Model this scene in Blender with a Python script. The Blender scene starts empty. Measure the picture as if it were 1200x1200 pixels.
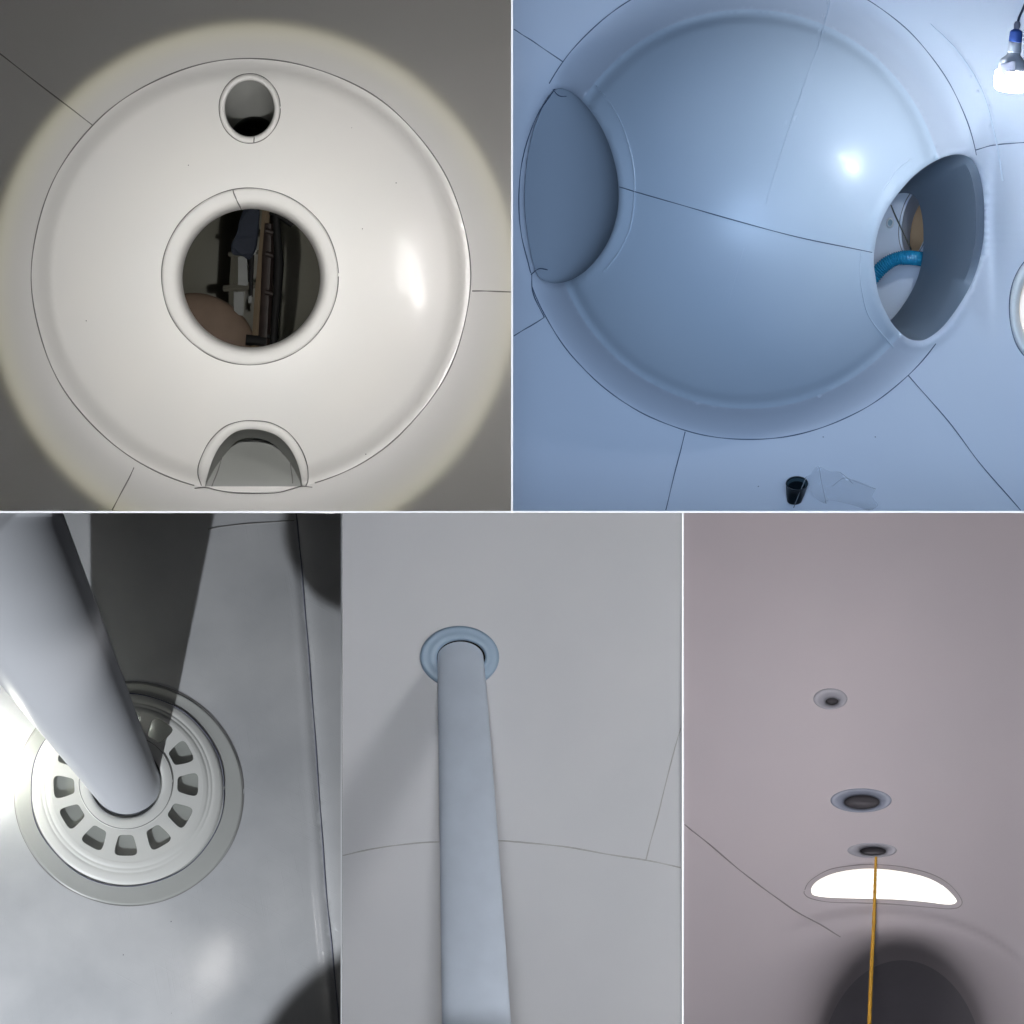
import bpy, bmesh, math, random
import numpy as np
from mathutils import Vector, Matrix
from mathutils.geometry import delaunay_2d_cdt
random.seed(7)
# ------------------------------------------------------------------ camera, world, lamps
# lengths below are in "units" of 3 mm: x to the right, y downwards, h out of the wall towards the viewer
S = 0.003
D = 48000.0                      # distance of the viewer from the wall, in units (144 m)
C = bpy.context.scene.collection
sc = bpy.context.scene

def P(x, y, h=0.0):
    f = 1.0 - h / D
    return Vector(((x - 600.0) * f * S, -h * S, (600.0 - y) * f * S))

cam_d = bpy.data.cameras.new('camera')
cam = bpy.data.objects.new('camera', cam_d); C.objects.link(cam)
cam.location = (0, -D * S, 0); cam.rotation_euler = (math.pi / 2, 0, 0)
cam_d.sensor_width = 36; cam_d.lens = 36 * D / 1200.0
cam_d.clip_start = 1; cam_d.clip_end = 300
sc.camera = cam
w = bpy.data.worlds.new('World'); sc.world = w; w.use_nodes = True
w.node_tree.nodes['Background'].inputs[0].default_value = (0.8, 0.85, 0.9, 1)
w.node_tree.nodes['Background'].inputs[1].default_value = 0.015
sc.view_settings.view_transform = 'Standard'
sc.view_settings.look = 'None'
sc.view_settings.exposure = 0; sc.view_settings.gamma = 1
sc.cycles.max_bounces = 8
sc.cycles.use_denoising = True
sc.cycles.sample_clamp_indirect = 4

class NT:
    """tiny node helper"""
    def __init__(s, tree): s.t = tree; s.n = tree.nodes; s.l = tree.links
    def new(s, typ, **k):
        n = s.n.new(typ)
        for a, b in k.items(): setattr(n, a, b)
        return n
    def put(s, sock, v):
        if hasattr(v, 'is_linked'): s.l.new(v, sock)
        else: sock.default_value = v
    def m(s, op, a, b=0.0, c=None, clamp=False):
        n = s.new('ShaderNodeMath', operation=op, use_clamp=clamp)
        s.put(n.inputs[0], a); s.put(n.inputs[1], b)
        if c is not None: s.put(n.inputs[2], c)
        return n.outputs[0]
    def step(s, v, a, b):
        n = s.new('ShaderNodeMapRange', interpolation_type='SMOOTHSTEP')
        s.put(n.inputs[0], v); n.inputs[1].default_value = a; n.inputs[2].default_value = b
        n.inputs[3].default_value = 0; n.inputs[4].default_value = 1
        return n.outputs[0]

def lamp(name, pos, watts, col=(1, 1, 1), size=8, rect=None, kind='POINT', beam=None, bites=(), soft=2.0, gloss=1.0):
    """an unseen lamp, its light masked in the shader. rect = the patch its mask leaves lit, measured on the wall (h = 0).
    beam = (cx, cy, radius, edge) makes it a torch with a round beam; bites = round shadows put into the light"""
    ld = bpy.data.lights.new(name, kind)
    ld.energy = watts; ld.color = col
    if kind == 'AREA': ld.shape = 'ELLIPSE'; ld.size = size[0] * S; ld.size_y = size[1] * S
    else: ld.shadow_soft_size = size * S
    ld.specular_factor = gloss
    o = bpy.data.objects.new(name, ld); C.objects.link(o); o.location = P(*pos)
    if kind == 'AREA': o.rotation_euler = (-math.pi / 2 + math.pi, 0, 0)
    if rect or beam or bites:
        ld.use_nodes = True
        T = NT(ld.node_tree); em = T.n['Emission']
        g = T.new('ShaderNodeNewGeometry')
        sp = T.new('ShaderNodeSeparateXYZ'); T.l.new(g.outputs['Position'], sp.inputs[0])
        si = T.new('ShaderNodeSeparateXYZ'); T.l.new(g.outputs['Incoming'], si.inputs[0])
        t = T.m('DIVIDE', sp.outputs[1], si.outputs[1])
        X = T.m('SUBTRACT', sp.outputs[0], T.m('MULTIPLY', si.outputs[0], t))
        Z = T.m('SUBTRACT', sp.outputs[2], T.m('MULTIPLY', si.outputs[2], t))
        px = T.m('ADD', T.m('DIVIDE', X, S), 600.0); py = T.m('SUBTRACT', 600.0, T.m('DIVIDE', Z, S))
        val = 1.0
        if rect:
            x0, y0, x1, y1 = rect
            for v, a, b in ((px, x0 - soft, x0), (px, x1 + soft, x1), (py, y0 - soft, y0), (py, y1 + soft, y1)):
                if a is not None and abs(b) < 5000: 
                    lo, hi = min(a, b), max(a, b); st = T.step(v, lo, hi)
                    if a > b: st = T.m('SUBTRACT', 1.0, st)
                    val = T.m('MULTIPLY', val, st)
        for (bx, by, br, bs) in bites:
            r = T.m('SQRT', T.m('ADD', T.m('POWER', T.m('SUBTRACT', px, bx), 2.0), T.m('POWER', T.m('SUBTRACT', py, by), 2.0)))
            val = T.m('MULTIPLY', val, T.step(r, br - bs, br + bs))
        if beam:
            bx, by, br, bs = beam
            r = T.m('SQRT', T.m('ADD', T.m('POWER', T.m('SUBTRACT', px, bx), 2.0), T.m('POWER', T.m('SUBTRACT', py, by), 2.0)))
            cr = T.new('ShaderNodeValToRGB'); T.l.new(T.m('DIVIDE', r, br * 1.15), cr.inputs[0])
            e = cr.color_ramp.elements
            e[0].position = 0.0; e[0].color = (1, 1, 1, 1)
            e[1].position = 1.0; e[1].color = (0, 0, 0, 1)
            for p_, c_ in ((0.50, (0.98, .98, .98, 1)), (0.70, (.86, .86, .87, 1)), (0.75, (.68, .68, .69, 1)), (0.80, (.62, .62, .60, 1)), (0.835, (.70, .69, .585, 1)), (0.862, (.60, .58, .44, 1)), (0.885, (.14, .13, .07, 1)), (0.905, (0, 0, 0, 1))):
                k = e.new(p_); k.color = c_
            T.l.new(cr.outputs[0], em.inputs[0])
        T.put(em.inputs[1], val)
    return o

R1 = (-60, -60, 599, 599); R2 = (601, -60, 1260, 599); R3 = (-60, 601, 400, 1260); R4 = (401, 601, 800, 1260); R5 = (801, 601, 1260, 1260)
# bay one: a torch held in front of the dome, and the dim light of the room
lamp('torch', (297, 337, 900), 172, (1, .985, .955), 3, rect=R1, beam=(297, 337, 308, 8))
lamp('room_lamp', (330, 380, 1800), 110, (1, .985, .97), 60, rect=R1)
# bay two: cold light, the work lamp itself is a built bulb further down
lamp('cold_room_lamp', (1190, 330, 1500), 255, (.53, .71, 1), 480, rect=R2)
lamp('cold_fill_lamp', (800, 400, 2600), 620, (.47, .68, 1), 500, rect=R2)
# bay three: low lamp from the left under the pipe
lamp('low_flash', (-290, 1778, 663), 375, (.93, .97, 1), 10, bites=((432, 618, 100, 9), (520, 1330, 245, 14)))  # round shadows put into the lamp itself, no built object casts them
lamp('glare_lamp', (-18, 892, 42), 4.5, (1, 1, .86), 8)  # extra lamp added for the burnt-out glow left of the pole
lamp('floor_glint_lamp', (186, 1188, 2600), 28, (1, .96, .92), 40, rect=R3)  # added lamp whose mirror image makes the soft glint on the floor
# bay four
lamp('side_lamp', (1440, 1085, 900), 150, (1, .99, .98), 110, rect=(-9999, 601, 800, 1700))
lamp('soft_room_lamp', (560, 850, 1600), 330, (.95, .97, 1), 150, rect=R4)
# bay five
lamp('added_vault_lamp', (960, 880, 500), 33, (1, .92, .945), 60, rect=R5)  # added lamp, set above the tunnel so its upper lip falls in shade
lamp('vault_room_lamp', (960, 900, 1900), 240, (.985, .935, 1), 60, rect=R5)

# ------------------------------------------------------------------ helpers
def tag(o, label=None, cat=None, group=None, kind=None):
    if label: o['label'] = label
    if cat: o['category'] = cat
    if group: o['group'] = group
    if kind: o['kind'] = kind
    return o

def empty(name, pos, label, cat, group=None):
    o = bpy.data.objects.new(name, None); C.objects.link(o); o.location = P(*pos)
    o.empty_display_size = .05
    return tag(o, label, cat, group)

def mesh(name, verts, faces, mat, parent=None, smooth=True, origin=None, flip=False):
    """verts in scene metres; the object's origin is its parent's (or `origin`)"""
    me = bpy.data.meshes.new(name)
    og = Vector((0, 0, 0)) if origin is None else P(*origin)
    base = Vector((0, 0, 0))
    if parent is not None:
        base = root_loc(parent)
    off = base if parent is not None else og
    me.from_pydata([tuple(Vector(v) - off) for v in verts], [], faces)
    me.validate(); 
    bm = bmesh.new(); bm.from_mesh(me); bmesh.ops.recalc_face_normals(bm, faces=bm.faces)
    if flip:
        bmesh.ops.reverse_faces(bm, faces=bm.faces)
    bm.to_mesh(me); bm.free()
    if smooth:
        for p in me.polygons: p.use_smooth = True
    o = bpy.data.objects.new(name, me); C.objects.link(o)
    me.materials.append(mat)
    if parent is not None: o.parent = parent
    else: o.location = og
    return o

def root_loc(o):
    v = Vector((0, 0, 0))
    while o is not None: v += o.location; o = o.parent
    return v

def spline(pts, closed=False, n=10):
    pts = [np.array(p, float) for p in pts]; out = []
    N = len(pts); rng = range(N) if closed else range(N - 1)
    for i in rng:
        if closed: a, b, c, d = pts[(i - 1) % N], pts[i], pts[(i + 1) % N], pts[(i + 2) % N]
        else:
            b, c = pts[i], pts[i + 1]
            a = pts[i - 1] if i > 0 else 2 * b - c
            d = pts[i + 2] if i + 2 < N else 2 * c - b
        for k in range(n):
            t = k / n
            out.append(.5 * ((2 * b) + (c - a) * t + (2 * a - 5 * b + 4 * c - d) * t * t + (3 * b - a - 3 * c + d) * t ** 3))
    if not closed: out.append(pts[-1])
    return out

def ell(cx, cy, rx, ry, n=72, rot=0.0, a0=0.0, a1=360.0):
    out = []
    full = abs(a1 - a0 - 360) < 1e-6
    m = n if full else n + 1
    for k in range(m):
        a = math.radians(a0 + (a1 - a0) * k / n); u, v = rx * math.cos(a), ry * math.sin(a)
        c, s = math.cos(math.radians(rot)), math.sin(math.radians(rot))
        out.append(np.array((cx + u * c - v * s, cy + u * s + v * c)))
    return out

def resample(loop, n, start_angle=None, centre=None):
    """n points at equal angles round the centre (star shaped loops)"""
    L = np.array([p[:2] for p in loop]); c = np.array(centre) if centre is not None else L.mean(0)
    ang = np.unwrap(np.arctan2(L[:, 1] - c[1], L[:, 0] - c[0]))
    rad = np.hypot(L[:, 0] - c[0], L[:, 1] - c[1])
    if ang[-1] < ang[0]: ang = ang[::-1]; rad = rad[::-1]
    A = np.concatenate([ang - 2 * math.pi, ang, ang + 2 * math.pi]); R = np.concatenate([rad, rad, rad])
    q = np.linspace(0, 2 * math.pi, n, endpoint=False)
    q = q + (ang[0] - (ang[0] % (2 * math.pi))) * 0
    r = np.interp(q, *[x for x in (A - 2 * math.pi * round(float(ang.mean() - math.pi) / (2 * math.pi)), R)])
    return [np.array((c[0] + r[i] * math.cos(q[i]), c[1] + r[i] * math.sin(q[i]))) for i in range(n)]

def inside(pts, poly):
    x, y = pts[:, 0], pts[:, 1]; r = np.zeros(len(pts), bool)
    P_ = np.array([p[:2] for p in poly]); n = len(P_); j = n - 1
    for i in range(n):
        xi, yi, xj, yj = P_[i][0], P_[i][1], P_[j][0], P_[j][1]
        c = ((yi > y) != (yj > y)) & (x < (xj - xi) * (y - yi) / ((yj - yi) or 1e-12) + xi)
        r ^= c; j = i
    return r

def sheet(name, outer, holes, h, mat, parent=None, step=5, lines=(), origin=None, back=None):
    """a curved shell over the region `outer` minus `holes`; h(x, y) gives its height"""
    O = np.array([p[:2] for p in outer]); x0, y0 = O.min(0); x1, y1 = O.max(0)
    gx, gy = np.meshgrid(np.arange(x0 + step / 2, x1, step), np.arange(y0 + step / 2, y1, step))
    gx = gx + (np.arange(gx.shape[0]) % 2)[:, None] * step * .5
    G = np.stack([gx.ravel(), gy.ravel()], 1)
    G = G[inside(G, outer)]
    for q in holes: G = G[~inside(G, q)]
    cons = [np.array([p[:2] for p in l]) for l in list(holes) + [outer] + list(lines)]
    allp = np.concatenate(cons)
    keep = np.ones(len(G), bool)
    for k in range(0, len(allp), 200):
        d = np.hypot(G[:, None, 0] - allp[None, k:k + 200, 0], G[:, None, 1] - allp[None, k:k + 200, 1]).min(1)
        keep &= d > step * .55
    G = G[keep]
    V = [Vector(tuple(p)) for p in G]; E = []
    for i, c in enumerate(cons):
        b = len(V); V += [Vector(tuple(p)) for p in c]; n = len(c)
        closed = i <= len(holes)
        E += [(b + k, b + (k + 1) % n) for k in range(n if closed else n - 1)]
    v2, _, f2, *_ = delaunay_2d_cdt(V, E, [], 0, 1e-4)
    v2 = np.array([tuple(v) for v in v2]); F = np.array([tuple(f) for f in f2 if len(f) == 3])
    cen = v2[F].mean(1); ok = inside(cen, outer)
    for q in holes: ok &= ~inside(cen, q)
    F = F[ok]; used = np.unique(F); mp = -np.ones(len(v2), int); mp[used] = np.arange(len(used))
    F = mp[F]; v2 = v2[used]
    verts = [P(x, y, h(x, y)) for x, y in v2]
    # face the viewer
    a, b, c = v2[F[:, 0]], v2[F[:, 1]], v2[F[:, 2]]
    cr = (b[:, 0] - a[:, 0]) * (c[:, 1] - a[:, 1]) - (b[:, 1] - a[:, 1]) * (c[:, 0] - a[:, 0])
    F[cr > 0] = F[cr > 0][:, ::-1]
    faces = [tuple(int(i) for i in f) for f in F]
    if back is not None:         # close the shell with a back and side faces
        n = len(verts); verts += [P(x, y, back(x, y) if callable(back) else back) for x, y in v2]
        ec = {}
        for f in faces:
            for k in range(3):
                e = (f[k], f[(k + 1) % 3]); ec[e] = 1
        side = [(e[1], e[0], e[0] + n, e[1] + n) for e in ec if (e[1], e[0]) not in ec]
        faces = faces + [tuple(i + n for i in f[::-1]) for f in faces] + side
    me = bpy.data.meshes.new(name)
    off = root_loc(parent) if parent is not None else (P(*origin) if origin else Vector())
    me.from_pydata([tuple(v - off) for v in verts], [], faces); me.update()
    for p in me.polygons: p.use_smooth = True
    if back is not None: me.set_sharp_from_angle(angle=math.radians(50))
    o = bpy.data.objects.new(name, me); C.objects.link(o); me.materials.append(mat)
    if parent is not None: o.parent = parent
    else: o.location = off
    return o

def loft(name, rings, mat, parent=None, cap=False, origin=None, smooth=True, flip=False, closed=True, sharp=None):
    """rings: lists of (x, y, h); joined one to the next"""
    V = []; F = []; n = len(rings[0])
    for r in rings: V += [P(*p) for p in r]
    for i in range(len(rings) - 1):
        for k in range(n if closed else n - 1):
            a = i * n + k; b = i * n + (k + 1) % n
            F.append((a, b, b + n, a + n))
    if cap:
        F.append(tuple(range((len(rings) - 1) * n, len(rings) * n)))
    o = mesh(name, V, F, mat, parent, smooth, origin, flip)
    if sharp: o.data.set_sharp_from_angle(angle=math.radians(sharp))
    return o

def ring3(loop, h):
    return [(p[0], p[1], h(p[0], p[1]) if callable(h) else h) for p in loop]

def tube(name, pts, r, mat, parent=None, seg=8, origin=None, ribs=None, caps=True):
    """pts (x, y, h); r a number or a list"""
    p3 = [np.array((p[0], p[1], p[2]), float) for p in pts]; n = len(p3)
    rr = r if hasattr(r, '__len__') else [r] * n
    V = []; F = []; up = np.array((0.0, 0, 1))
    prev = None
    for i in range(n):
        t = p3[min(i + 1, n - 1)] - p3[max(i - 1, 0)]; L = np.linalg.norm(t); t = t / (L or 1)
        if prev is None:
            a = np.cross(t, up); 
            if np.linalg.norm(a) < .2: a = np.cross(t, (1.0, 0, 0))
        else: a = prev - t * np.dot(prev, t)
        a /= np.linalg.norm(a); prev = a; b = np.cross(t, a)
        for k in range(seg):
            q = 2 * math.pi * k / seg
            V.append(P(*(p3[i] + (a * math.cos(q) + b * math.sin(q)) * rr[i])))
    for i in range(n - 1):
        for k in range(seg):
            x = i * seg + k; y = i * seg + (k + 1) % seg
            F.append((x, y, y + seg, x + seg))
    if caps: F.append(tuple(range(seg))); F.append(tuple(range((n - 1) * seg, n * seg)))
    o = mesh(name, V, F, mat, parent, True, origin)
    o.data.set_sharp_from_angle(angle=math.radians(60))
    return o

def seam(pts, h, parent, mat=None, r=.6, lift=.15, n=12, wob=.35, sp=True, name='seam', closed=False):
    q = spline(pts, closed, n) if sp else pts
    if closed and sp: q = q + [q[0]]
    out = []; a = random.uniform(0, 9)
    for i, p in enumerate(q):
        dx = wob * math.sin(i * .37 + a) * .6; dy = wob * math.sin(i * .23 + a * 2) * .6
        x, y = p[0] + dx, p[1] + dy
        out.append((x, y, (h(x, y) if callable(h) else h) + lift))
    rr = [r * (0.75 + .45 * abs(math.sin(i * .19 + a))) for i in range(len(out))]
    return tube(name, out, rr, mat or M['seam'], parent, 5)

def solid(name, poly, h0, h1, mat, parent=None, origin=None, bevel=0.0):
    """a thick plate with the outline poly (x, y) from h0 to h1 (h may be functions)"""
    f0 = h0 if callable(h0) else (lambda x, y: h0); f1 = h1 if callable(h1) else (lambda x, y: h1)
    c = np.mean([p[:2] for p in poly], 0)
    r0 = ring3(poly, f0)
    rs = [r0]
    if bevel:
        rs.append([(p[0], p[1], f1(p[0], p[1]) - bevel) for p in poly])
        q = [np.array(p[:2]) + (c - np.array(p[:2])) / (np.linalg.norm(c - np.array(p[:2])) or 1) * bevel for p in poly]
        rs.append(ring3(q, f1))
    else: rs.append(ring3(poly, f1))
    V = []; F = []; n = len(poly)
    for r in rs: V += [P(*p) for p in r]
    for i in range(len(rs) - 1):
        for k in range(n): F.append((i * n + k, i * n + (k + 1) % n, (i + 1) * n + (k + 1) % n, (i + 1) * n + k))
    F.append(tuple(range(n))); F.append(tuple(range((len(rs) - 1) * n, len(rs) * n)))
    return mesh(name, V, F, mat, parent, False, origin)

def sm(t, a=0.0, b=1.0):
    t = min(1.0, max(0.0, (t - a) / (b - a))); return t * t * (3 - 2 * t)

def box(x0, y0, x1, y1): 
    return [np.array(p, float) for p in ([(x, y0) for x in np.linspace(x0, x1, 40)[:-1]] + [(x1, y) for y in np.linspace(y0, y1, 40)[:-1]] +
            [(x, y1) for x in np.linspace(x1, x0, 40)[:-1]] + [(x0, y) for y in np.linspace(y1, y0, 40)[:-1]])]

# ------------------------------------------------------------------ materials
def material(name, col, rough=.4, spec=.4, var=.04, vscale=2.0, bump=0.0, bscale=8.0, coat=0.0, metal=0.0, trans=0.0, alpha=1.0, scratch=0.0, hue=0.0, speck=0.0, emit=None, wear=.07):
    m = bpy.data.materials.new(name); m.use_nodes = True
    T = NT(m.node_tree); b = T.n['Principled BSDF']
    tc = T.new('ShaderNodeTexCoord')
    b.inputs['Roughness'].default_value = rough; b.inputs['Specular IOR Level'].default_value = spec
    b.inputs['Metallic'].default_value = metal; b.inputs['Coat Weight'].default_value = coat
    b.inputs['Coat Roughness'].default_value = .08
    b.inputs['Transmission Weight'].default_value = trans; b.inputs['Alpha'].default_value = alpha
    nz = T.new('ShaderNodeTexNoise'); nz.inputs['Scale'].default_value = vscale; nz.inputs['Detail'].default_value = 5
    T.l.new(tc.outputs['Object'], nz.inputs['Vector'])
    mx = T.new('ShaderNodeMix', data_type='RGBA')
    T.l.new(nz.outputs['Fac'], mx.inputs[0])
    lo = tuple(c * (1 - 2 * var) for c in col); hi = tuple(min(1, c * (1 + 2 * var)) for c in col)
    if hue:
        lo = (lo[0] * (1 - hue), lo[1], lo[2] * (1 + hue)); hi = (hi[0] * (1 + hue * .6), hi[1], hi[2] * (1 - hue * .6))
    mx.inputs[6].default_value = (*lo, 1); mx.inputs[7].default_value = (*hi, 1)
    colout = mx.outputs[2]
    if speck:
        vo = T.new('ShaderNodeTexVoronoi'); vo.inputs['Scale'].default_value = 9; T.l.new(tc.outputs['Object'], vo.inputs['Vector'])
        k = T.m('LESS_THAN', vo.outputs['Distance'], .018 * speck)
        m2 = T.new('ShaderNodeMix', data_type='RGBA'); T.l.new(k, m2.inputs[0]); T.l.new(colout, m2.inputs[6])
        m2.inputs[7].default_value = (.08, .08, .08, 1); colout = m2.outputs[2]
    T.l.new(colout, b.inputs['Base Color'])
    # roughness wear
    n2 = T.new('ShaderNodeTexNoise'); n2.inputs['Scale'].default_value = 30; n2.inputs['Detail'].default_value = 4
    T.l.new(tc.outputs['Object'], n2.inputs['Vector'])
    T.l.new(T.m('MULTIPLY_ADD', n2.outputs['Fac'], wear, rough - wear / 2), b.inputs['Roughness'])
    hgt = None
    if bump:
        n3 = T.new('ShaderNodeTexNoise'); n3.inputs['Scale'].default_value = bscale; n3.inputs['Detail'].default_value = 3
        T.l.new(tc.outputs['Object'], n3.inputs['Vector']); hgt = n3.outputs['Fac']
        bp = T.new('ShaderNodeBump'); bp.inputs['Strength'].default_value = bump; bp.inputs['Distance'].default_value = .01
        T.l.new(hgt, bp.inputs['Height']); last = bp.outputs[0]
        if scratch:
            for rot, sc_ in ((.5, (3, 1, 260)), (-.6, (4, 1, 300)), (1.4, (3, 1, 220))):
                mp = T.new('ShaderNodeMapping', vector_type='TEXTURE'); mp.inputs['Rotation'].default_value = (0, rot, 0); mp.inputs['Scale'].default_value = tuple(1 / k for k in sc_)
                T.l.new(tc.outputs['Object'], mp.inputs[0])
                n4 = T.new('ShaderNodeTexNoise'); n4.inputs['Scale'].default_value = 1.3; n4.inputs['Detail'].default_value = 1
                T.l.new(mp.outputs[0], n4.inputs['Vector'])
                b2 = T.new('ShaderNodeBump'); b2.inputs['Strength'].default_value = scratch; b2.inputs['Distance'].default_value = .002
                T.l.new(T.step(n4.outputs['Fac'], .64, .78), b2.inputs['Height']); T.l.new(last, b2.inputs['Normal']); last = b2.outputs[0]
        T.l.new(last, b.inputs['Normal'])
        if coat: T.l.new(last, b.inputs['Coat Normal'])
    if emit:
        b.inputs['Emission Color'].default_value = (*emit[:3], 1); b.inputs['Emission Strength'].default_value = emit[3]
    return m

M = {}
M['wall_one'] = material('wall_plastic', (.66, .65, .63), .45, .35, .02, 1.5, .05, 5)
M['dome_one'] = material('dome_plastic', (.80, .785, .755), .33, .5, .02, 2.0, .06, 6, coat=.35, hue=.02, speck=1, scratch=.07)
M['collar_one'] = material('collar_plastic', (.80, .79, .765), .5, .3, .015, 3, .04, 8)
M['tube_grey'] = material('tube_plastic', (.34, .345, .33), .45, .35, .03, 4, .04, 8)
M['tube_shade'] = material('tube_end_shade', (.10, .105, .098), .5, .3, .04, 4)  # dark end piece: the tube's unlit depth is put into its colour
M['chamber'] = material('chamber_plastic', (.20, .195, .16), .45, .35, .10, 2.5, .1, 3)  # kept dark in colour to stand for the dim light inside
M['seam'] = material('weld_line', (.20, .195, .19), .6, .2, .1, 20)
M['seam_blue'] = material('weld_line_blue', (.10, .13, .19), .6, .2, .1, 20)
M['seam_pale'] = material('weld_line_pale', (.34, .33, .335), .6, .2, .1, 20)
M['seam_faint'] = material('weld_line_faint', (.46, .455, .46), .6, .2, .1, 20)
M['wood'] = material('ladder_wood', (.13, .10, .066), .6, .3, .12, 14, .2, 60)  # wood down to olive strip: chamber dimness is put into these colours
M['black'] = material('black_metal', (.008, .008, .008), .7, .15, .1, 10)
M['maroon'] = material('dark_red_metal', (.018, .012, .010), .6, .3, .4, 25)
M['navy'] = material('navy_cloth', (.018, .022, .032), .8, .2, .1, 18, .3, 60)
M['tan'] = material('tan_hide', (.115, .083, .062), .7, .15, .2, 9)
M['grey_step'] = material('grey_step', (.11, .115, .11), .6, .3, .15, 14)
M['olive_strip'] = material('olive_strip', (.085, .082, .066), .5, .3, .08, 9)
M['wall_two'] = material('wall_plastic_cold', (.62, .65, .72), .42, .4, .02, 1.6, .06, 3, hue=.02)
M['dome_two'] = material('dome_plastic_cold', (.60, .67, .75), .30, .4, .02, 1.6, .02, 2, coat=.1, hue=.02, wear=.015)
M['hole_two'] = material('tunnel_shade_cold', (.22, .26, .31), .45, .35, .02, 2)  # darker than the wall: shade inside the right opening, put in as colour
M['hole_left'] = material('left_tunnel_shade', (.30, .34, .395), .45, .35, .03, 2)  # toned down to stand for the shade in the left opening
M['ridge'] = material('ridge_highlight', (.64, .71, .79), .4, .4, .02, 3)  # paler than the dome: bright lines on lips and ridges, painted in
M['hose'] = material('hose_rubber', (.02, .27, .46), .25, .6, .05, 20, coat=.4)
M['orange'] = material('orange_board', (.85, .50, .25), .6, .3, .04, 8)
M['cream'] = material('cream_glow', (.9, .84, .76), .6, .3, .06, 9, emit=(1, .86, .72, .45))  # glows in place of the lit space beyond the side window
M['cup'] = material('cup_black', (.012, .02, .026), .3, .5, .05, 20)
M['cup_in'] = material('cup_lining', (.10, .16, .19), .3, .5, .15, 40)
M['film'] = material('clear_film', (.75, .8, .88), .12, .6, .02, 20, .8, 40, trans=.0, alpha=.13)
M['film_edge'] = material('clear_film_fold', (.85, .9, .95), .12, .6, .02, 20, alpha=.3)
M['bulb_white'] = material('bulb_housing', (.52, .53, .58), .35, .4, .02, 30)
M['bulb_blue'] = material('socket_blue', (.07, .14, .46), .4, .4, .04, 30)
M['bulb_label'] = material('bulb_label', (.22, .22, .27), .5, .3, .1, 30)
M['cord'] = material('cord_rubber', (.02, .03, .06), .5, .4, .05, 30)
M['lamp_glow'] = material('glowing_diffuser', (1, 1, 1), .4, .3, 0, 5, emit=(.9, .96, 1, 14))
M['floor_three'] = material('floor_plastic', (.61, .62, .65), .34, .45, .17, 2.6, .03, 5, coat=.3, scratch=.3, hue=.03, speck=.8)
M['pole_three'] = material('pole_plastic', (.56, .575, .62), .42, .45, .02, 3, .04, 10)
M['flange_white'] = material('flange_plastic', (.82, .82, .80), .4, .45, .015, 6, .03, 20)
M['clear_disc'] = material('clear_disc_plastic', (.50, .51, .50), .3, .5, .03, 6, .04, 20)
M['ink'] = material('ink_line', (.19, .195, .26), .6, .2, .2, 40)
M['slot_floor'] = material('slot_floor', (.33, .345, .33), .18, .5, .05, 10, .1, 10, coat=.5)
M['wall_four'] = material('wall_plastic_soft', (.615, .62, .65), .5, .3, .05, 1.6, .05, 5, hue=.02)
M['collar_blue'] = material('collar_blue_plastic', (.31, .425, .56), .4, .4, .03, 8)
M['pole_four'] = material('pole_blue_grey', (.56, .625, .725), .42, .4, .05, 9, .03, 12)
M['wall_five'] = material('vault_plastic', (.62, .59, .615), .5, .3, .035, 1.6, .05, 4, hue=.02)
M['port_five'] = material('port_plastic', (.46, .48, .53), .4, .4, .02, 8)
M['port_blue'] = material('port_blue_plastic', (.34, .39, .48), .4, .4, .02, 8)
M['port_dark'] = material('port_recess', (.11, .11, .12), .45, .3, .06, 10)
M['tunnel_five'] = material('tunnel_shade_grey', (.40, .40, .43), .5, .3, .03, 4)  # darker than the vault: deep shade of the tunnel put into its colour
M['window_glow'] = material('daylit_opening', (1, 1, 1), .5, .2, 0, 4, emit=(1, .955, .85, 1.0))
M['rope'] = material('rope_yellow', (.85, .47, .06), .6, .3, .12, 30, .4, 120)
M['pen'] = material('divider_side', (.05, .05, .052), .8, .1, .02, 5)
M['edge'] = material('divider_edge', (.9, .92, .96), .6, .2, .01, 5, emit=None)

# ------------------------------------------------------------------ dividers between the five bays
def slab(name, x0, y0, x1, y1, h0, h1, mat, parent=None, origin=None):
    V = [P(x, y, h) for h in (h0, h1) for x, y in ((x0, y0), (x1, y0), (x1, y1), (x0, y1))]
    F = [(0, 1, 2, 3), (4, 5, 6, 7), (0, 1, 5, 4), (1, 2, 6, 5), (2, 3, 7, 6), (3, 0, 4, 7)]
    return mesh(name, V, F, mat, parent, False, origin)
def divider(pos, x0, y0, x1, y1, h, label):
    e = empty('divider', pos, label, 'divider', 'white edged dividers between the bays')
    slab('board', x0, y0, x1, y1, -20, h - 3, M['pen'], e)
    slab('edge_strip', x0 - .2, y0 - .2, x1 + .2, y1 + .2, h - 3, h, M['edge'], e)
divider((600, 600, 0), -260, 599.2, 1260, 600.8, 520, 'long level white edged divider running right across between the upper and lower bays')
divider((600, 270, 0), 599.2, -60, 600.8, 598.8, 300, 'upright white edged divider between the torch lit dome and the blue dome')
divider((400, 930, 0), 399.4, 601.2, 400.8, 1750, 360, 'upright white edged divider between the slotted flange and the blue collared pole')
divider((800, 930, 0), 799.4, 601.2, 800.8, 1260, 4, 'upright white edged divider between the blue collared pole and the yellow rope')
# added lamps, masked to strips, so that the thin edges read white
for rc in ((598.9, -60, 601.1, 600), (-60, 598.9, 1260, 601.1), (399.2, 601, 401, 1260), (799.2, 601, 801, 1260)):
    lamp('added_edge_lamp', (600, 600, 9000), 26000, (.95, .97, 1), 12, rect=rc, soft=.3)

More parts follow.
